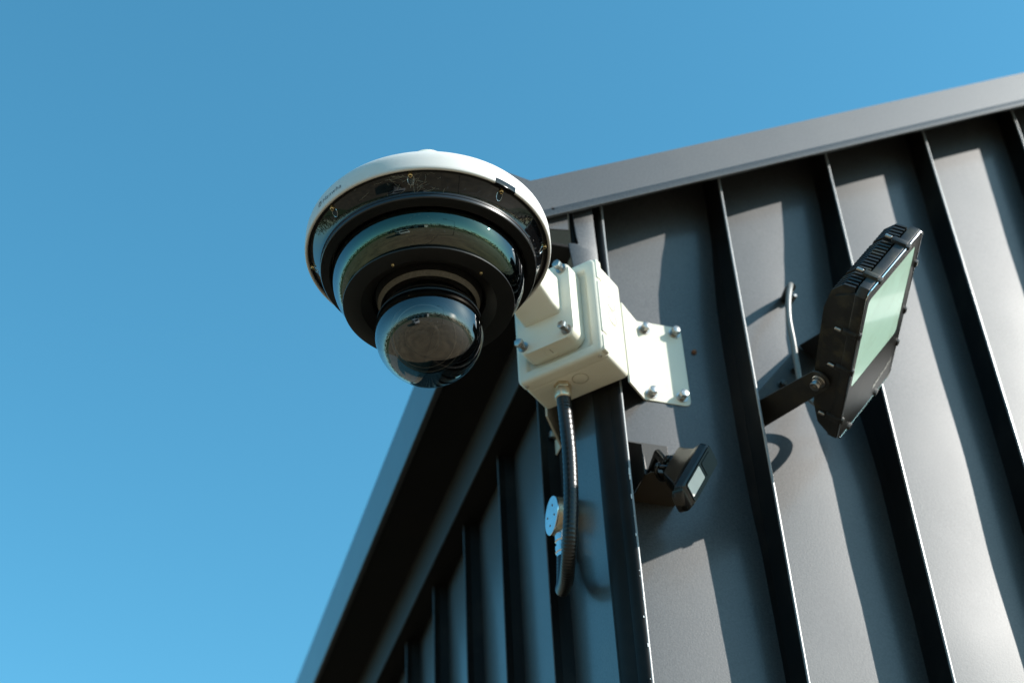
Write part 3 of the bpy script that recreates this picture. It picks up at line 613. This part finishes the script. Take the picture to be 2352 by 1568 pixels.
# ------------------------------------------------------------ motion sensor beside the corner
SA = Vector((.50377, -.07661, .86043)).normalized(); SB = Vector((.65384, .68477, -.32185)); SB = (SB - SA*SB.dot(SA)).normalized(); SN = SB.cross(SA); SN = SN if SN.x > 0 else -SN
S0 = Vector((.46390, .96274, .71025)); MS = frame(S0, SA, SB, SN)
ms = thing('motion_sensor', S0 + SA*.025 - SN*.03, 'small black wedge shaped motion sensor on a bracket beside the corner', 'motion sensor')
def loft(secs, name, m, parent, M, ang=35, cap=True):
    mb = MB(); rg = [[mb.bm.verts.new(M @ Vector(p)) for p in s] for s in secs]; n_ = len(rg[0])
    for A, B in zip(rg, rg[1:]):
        for i in range(n_): mb.bm.faces.new([A[i], A[(i+1) % n_], B[(i+1) % n_], B[i]])
    if cap: mb.bm.faces.new(rg[0][::-1]); mb.bm.faces.new(rg[-1])
    return mb.build(name, m, parent, ang)
def rr3(x0, y0, x1, y1, r, n_): return [(x, y, n_) for x, y in rrect(x0, y0, x1, y1, r, 4)]
loft([rr3(-.0010, .0012, .0500, .0218, .003, -.0005), rr3(-.0040, .0000, .0520, .0228, .0045, -.0018), rr3(-.0070, -.0004, .0538, .0232, .005, -.0082), rr3(-.0050, .0005, .0530, .0226, .005, -.0100), rr3(.0015, .0012, .0495, .0218, .005, -.0140), rr3(.0085, .0015, .0510, .0212, .006, -.0230), rr3(.0150, .0025, .0535, .0200, .006, -.0310), rr3(.0200, .0050, .0500, .0175, .005, -.0335)], 'sensor_body', SENS, ms, MS, 30)
# hood-like underside that drops below the face
loft([[(-.0020, .0012, -.0008), (-.0020, .0215, -.0008), (-.0060, .0225, -.0090), (-.0060, .0005, -.0090)], [(-.0090, .0040, -.0012), (-.0090, .0200, -.0012), (-.0110, .0205, -.0080), (-.0110, .0035, -.0085)], [(-.0130, .0085, -.0030), (-.0130, .0165, -.0030), (-.0140, .0165, -.0065), (-.0140, .0085, -.0065)]], 'lower_cap', SENS, ms, MS, 70)
mb = MB(); fo = rrect(.0022, .0016, .0502, .0214, .003, 4); fi = rrect(.0026+.0008, .0030, .0270, .0165, .0012, 4)
vo = [mb.bm.verts.new(MS @ Vector((x, y, .0002))) for x, y in fo]; vi = [mb.bm.verts.new(MS @ Vector((x, y, .0002))) for x, y in fi]; vd = [mb.bm.verts.new(MS @ Vector((x, y, -.0008))) for x, y in fi]
for i in range(len(vo)):
    j = (i+1) % len(vo); mb.bm.faces.new([vo[i], vo[j], vi[j], vi[i]]); mb.bm.faces.new([vi[i], vi[j], vd[j], vd[i]])
mb.build('face_frame', SFACE, ms)
SLENS = mat('sensor_lens_plastic', (.80, .78, .73), rough=.5, ior=1.3, var=.06, vscale=60)
mb = MB(); mb.prism(fi, -.0003, .0001, MS); mb.build('sensor_lens', SLENS, ms)
mb = MB(); mb.prism(rrect(.0300, .0040, .0470, .0185, .002, 3), .0002, .0007, MS, bev=.0002, seg=1); mb.build('face_visor', SFACE, ms)
# swivel
kn = MS @ Vector((.0385, .0120, -.0360)); k2 = MS @ Vector((.0330, .0110, -.0300))
mb = MB(); mb.tube([k2, kn, kn + Vector((-.0045, .004, .002))], .0044, 16); mb.build('swivel_stem', SENS, ms)
mb = MB(); Mk = normalframe(kn, SA.cross(Vector((0, 1, 0))) + Vector((-.5, -.4, .1))); mb.cyl(.0070, -.0065, .0060, Mk, 24, bev=.0016); mb.cyl(.0045, .0055, .0085, Mk, 16, bev=.0008); mb.build('swivel_knob', SENS, ms)
k3 = MS @ Vector((.0245, .0080, -.0385)); mb = MB(); mb.tube([k3 + SB*.008*math.cos(t) + SA*.0055*math.sin(t) - SN*.001 for t in [2*math.pi*i/20 for i in range(21)]], .0016, 8, cap=False); mb.tube([k3 - SB*.006, k2], .0022, 10); mb.build('lock_lever', SENS, ms)
# bracket: cranked plate fixed to the wall with a bottom ledge
mb = MB(); mb.box((.4510, 1.0375, .7480), (.4885, 1.0395, .8060), bev=.0004, seg=1); mb.build('bracket_back', BRL, ms)
mb = MB(); mb.prism([(.4480, 1.039), (.4470, 1.000), (.4500, .9940), (.4800, .9940), (.4850, 1.000), (.4885, 1.039)], .7420, .7434, ID, bev=.0003, seg=1); mb.build('bracket_ledge', BRL, ms)
mb = MB(); mb.prism([(1.039, .7430), (1.039, .8060), (.9985, .7740), (.9985, .7430)], .4460, .4472, frame((0, 0, 0), (0, 1, 0), (0, 0, 1), (1, 0, 0)), bev=.0003, seg=1); mb.build('bracket_cheek', BRKT, ms)
mb = MB(); mb.tube([(.4620, 1.0370, .8020), (.4645, 1.0370, .7680)], .0016, 8); mb.build('bracket_rib', BRKT, ms)
mb = MB(); mb.tube([kn + Vector((-.004, .004, .002)), (.4660, 1.010, .775), (.4700, 1.0380, .775)], .0040, 12); mb.build('wall_stem', SENS, ms)

# ------------------------------------------------------------ what stands round the yard (seen mirrored in the domes)
ZGm = 0
def wbox(mb, a, b): 
    k = 1/S; mb.box((a[0]*k, a[1]*k, (a[2]-CAMZ)*k), (b[0]*k, b[1]*k, (b[2]-CAMZ)*k))
WH = mat('pale_warehouse_sheet', (.55, .56, .55), rough=.6, var=.08, vscale=.6); DK = mat('dark_roof', (.06, .06, .062), rough=.7); GL = mat('window_glass', (.02, .03, .035), rough=.05)
wh = thing('warehouse', (-20, -22, ZG), 'long pale warehouse with dark roof across the yard', 'building')
mb = MB(); wbox(mb, (-60, -46, 0), (-12, -36, 6)); mb.build('wall', WH, wh)
mb = MB(); wbox(mb, (-61, -47, 6), (-11, -35, 6.6)); mb.build('roof', DK, wh)
for k in range(6): mb = MB(); wbox(mb, (-57+8*k, -36, 0), (-52.5+8*k, -35.9, 4)); mb.build('door', DK, wh)
tm = mat('tree_foliage', (.05, .075, .03), rough=.8, var=.5, vscale=1.2)
rnd = random.Random(5); mb = MB()
for i in range(260):
    a = 2*math.pi*i/260 + rnd.uniform(-.01, .01); R = rnd.uniform(70, 95)/S; h = rnd.uniform(7, 13)/S
    x, y = R*math.cos(a), R*math.sin(a)
    for q in range(22):
        c = Vector((x + rnd.gauss(0, 1.6), y + rnd.gauss(0, 1.6), ZG + rnd.uniform(.1, 1)*h)); r = rnd.uniform(.5, 1.0)
        d = [Vector((rnd.gauss(0, 1), rnd.gauss(0, 1), rnd.gauss(0, 1))).normalized()*r for _ in range(3)]
        mb.bm.faces.new([mb.bm.verts.new(c+v) for v in d]); d = [Vector((rnd.gauss(0, 1), rnd.gauss(0, 1), rnd.gauss(0, 1))).normalized()*r for _ in range(4)]
        mb.bm.faces.new([mb.bm.verts.new(c+v) for v in d[:3]])
o = mb.build('tree_belt', tm, None, smooth=False); o['kind'] = 'stuff'; o['label'] = 'dark belt of trees round the far edge of the yard'; o['category'] = 'trees'

grs = mat('rough_grass', (.07, .11, .03), rough=.9, var=.4, vscale=.3)
mb = MB()
for i in range(64):
    a, b = 2*math.pi*i/64, 2*math.pi*(i+1)/64
    if 1.1 < a < 2.0: continue
    q = [(R/S*math.cos(t), R/S*math.sin(t), ZG+.004) for R, t in ((34, a), (34, b), (120, b), (120, a))]; mb.poly(q)
struct(mb.build('verge_grass', grs))
# a parked van, seen mirrored only
vn = thing('parked_van', (-4.6, -4.2, ZG), 'white parked van with dark windows standing in the yard', 'van')
VP = mat('van_paint', (.72, .73, .74), rough=.25, coat=.5); VT = mat('tyre_rubber', (.02, .02, .02), rough=.8)
Vm = Matrix.Translation((-4.6, -4.2, ZG)) @ Matrix.Rotation(.5, 4, 'Z') @ Matrix.Scale(1/S, 4)
mb = MB(); mb.prism([(-2.5, .35), (2.45, .35), (2.5, .9), (2.2, 1.15), (1.55, 1.95), (-2.35, 2.0), (-2.5, 1.7)], -.95, .95, Vm @ frame((0, 0, 0), (1, 0, 0), (0, 0, 1), (0, -1, 0)), bev=.06); mb.build('body', VP, vn)
for sg in (-1, 1):
    mb = MB(); mb.prism([(.2, 1.2), (1.95, 1.2), (1.5, 1.8), (.2, 1.82)], 0, .012, Vm @ frame((0, sg*.951, 0), (1, 0, 0), (0, 0, 1), (0, sg, 0))); mb.build('window', GL, vn)
    mb = MB(); mb.prism([(-2.2, 1.2), (0, 1.2), (0, 1.8), (-2.2, 1.82)], 0, .012, Vm @ frame((0, sg*.951, 0), (1, 0, 0), (0, 0, 1), (0, sg, 0))); mb.build('window', GL, vn)
    for x in (-1.6, 1.55):
        mb = MB(); mb.cyl(.34, -.12, .12, Vm @ frame((x, sg*.86, .34), (1, 0, 0), (0, 0, 1), (0, -1, 0)), 24, bev=.04); wl = mb.build('wheel', VT, vn)
        mb = MB(); mb.cyl(.19, -.13, .13, Vm @ frame((x, sg*.86, .34), (1, 0, 0), (0, 0, 1), (0, -1, 0)), 16); mb.build('rim', STEEL, wl)
mb = MB(); mb.poly([(2.26, -.8, 1.16), (2.26, .8, 1.16), (1.66, .78, 1.88), (1.66, -.78, 1.88)], Vm); mb.build('windscreen', GL, vn)
# lamp mast in the yard
lm = thing('lamp_mast', (1.2, -3.4, ZG), 'slim grey lamp mast standing in the open yard', 'lamp post')
mb = MB(); mb.tube([(1.2, -3.4, ZG), (1.2, -3.4, ZG+3.2)], .035, 12, rfun=lambda i: .04 - .015*i); mb.build('mast', STEEL, lm)
mb = MB(); mb.tube([(1.2, -3.4, ZG+3.18), (.5, -3.1, ZG+3.25)], .02, 8); mb.build('arm', STEEL, lm)
mb = MB(); mb.box((.30, -3.12, ZG+3.21), (.55, -2.98, ZG+3.26), bev=.01); mb.build('lamp_head', BLACKM, lm)

# yard markings and slab joints
mk = mat('yard_paint', (.62, .60, .55), rough=.8, var=.3, vscale=3); jt = mat('slab_joint', (.06, .055, .045), rough=.9)
mb = MB()
for k in range(9):
    x = (-14 + 3*k)/S; mb.poly([(x, -9/S, ZG+.006), (x+.07, -9/S, ZG+.006), (x+.07, -14/S, ZG+.006), (x, -14/S, ZG+.006)])
struct(mb.build('parking_lines', mk))
mb = MB()
for k in range(-7, 8):
    c = 4.2*k/S; mb.poly([(c, -30/S, ZG+.003), (c+.02, -30/S, ZG+.003), (c+.02, 12/S, ZG+.003), (c, 12/S, ZG+.003)]) if k <= 0 else None
    mb.poly([(-30/S, c-9, ZG+.0035), (20/S, c-9, ZG+.0035), (20/S, c-8.98, ZG+.0035), (-30/S, c-8.98, ZG+.0035)])
struct(mb.build('slab_joints', jt))
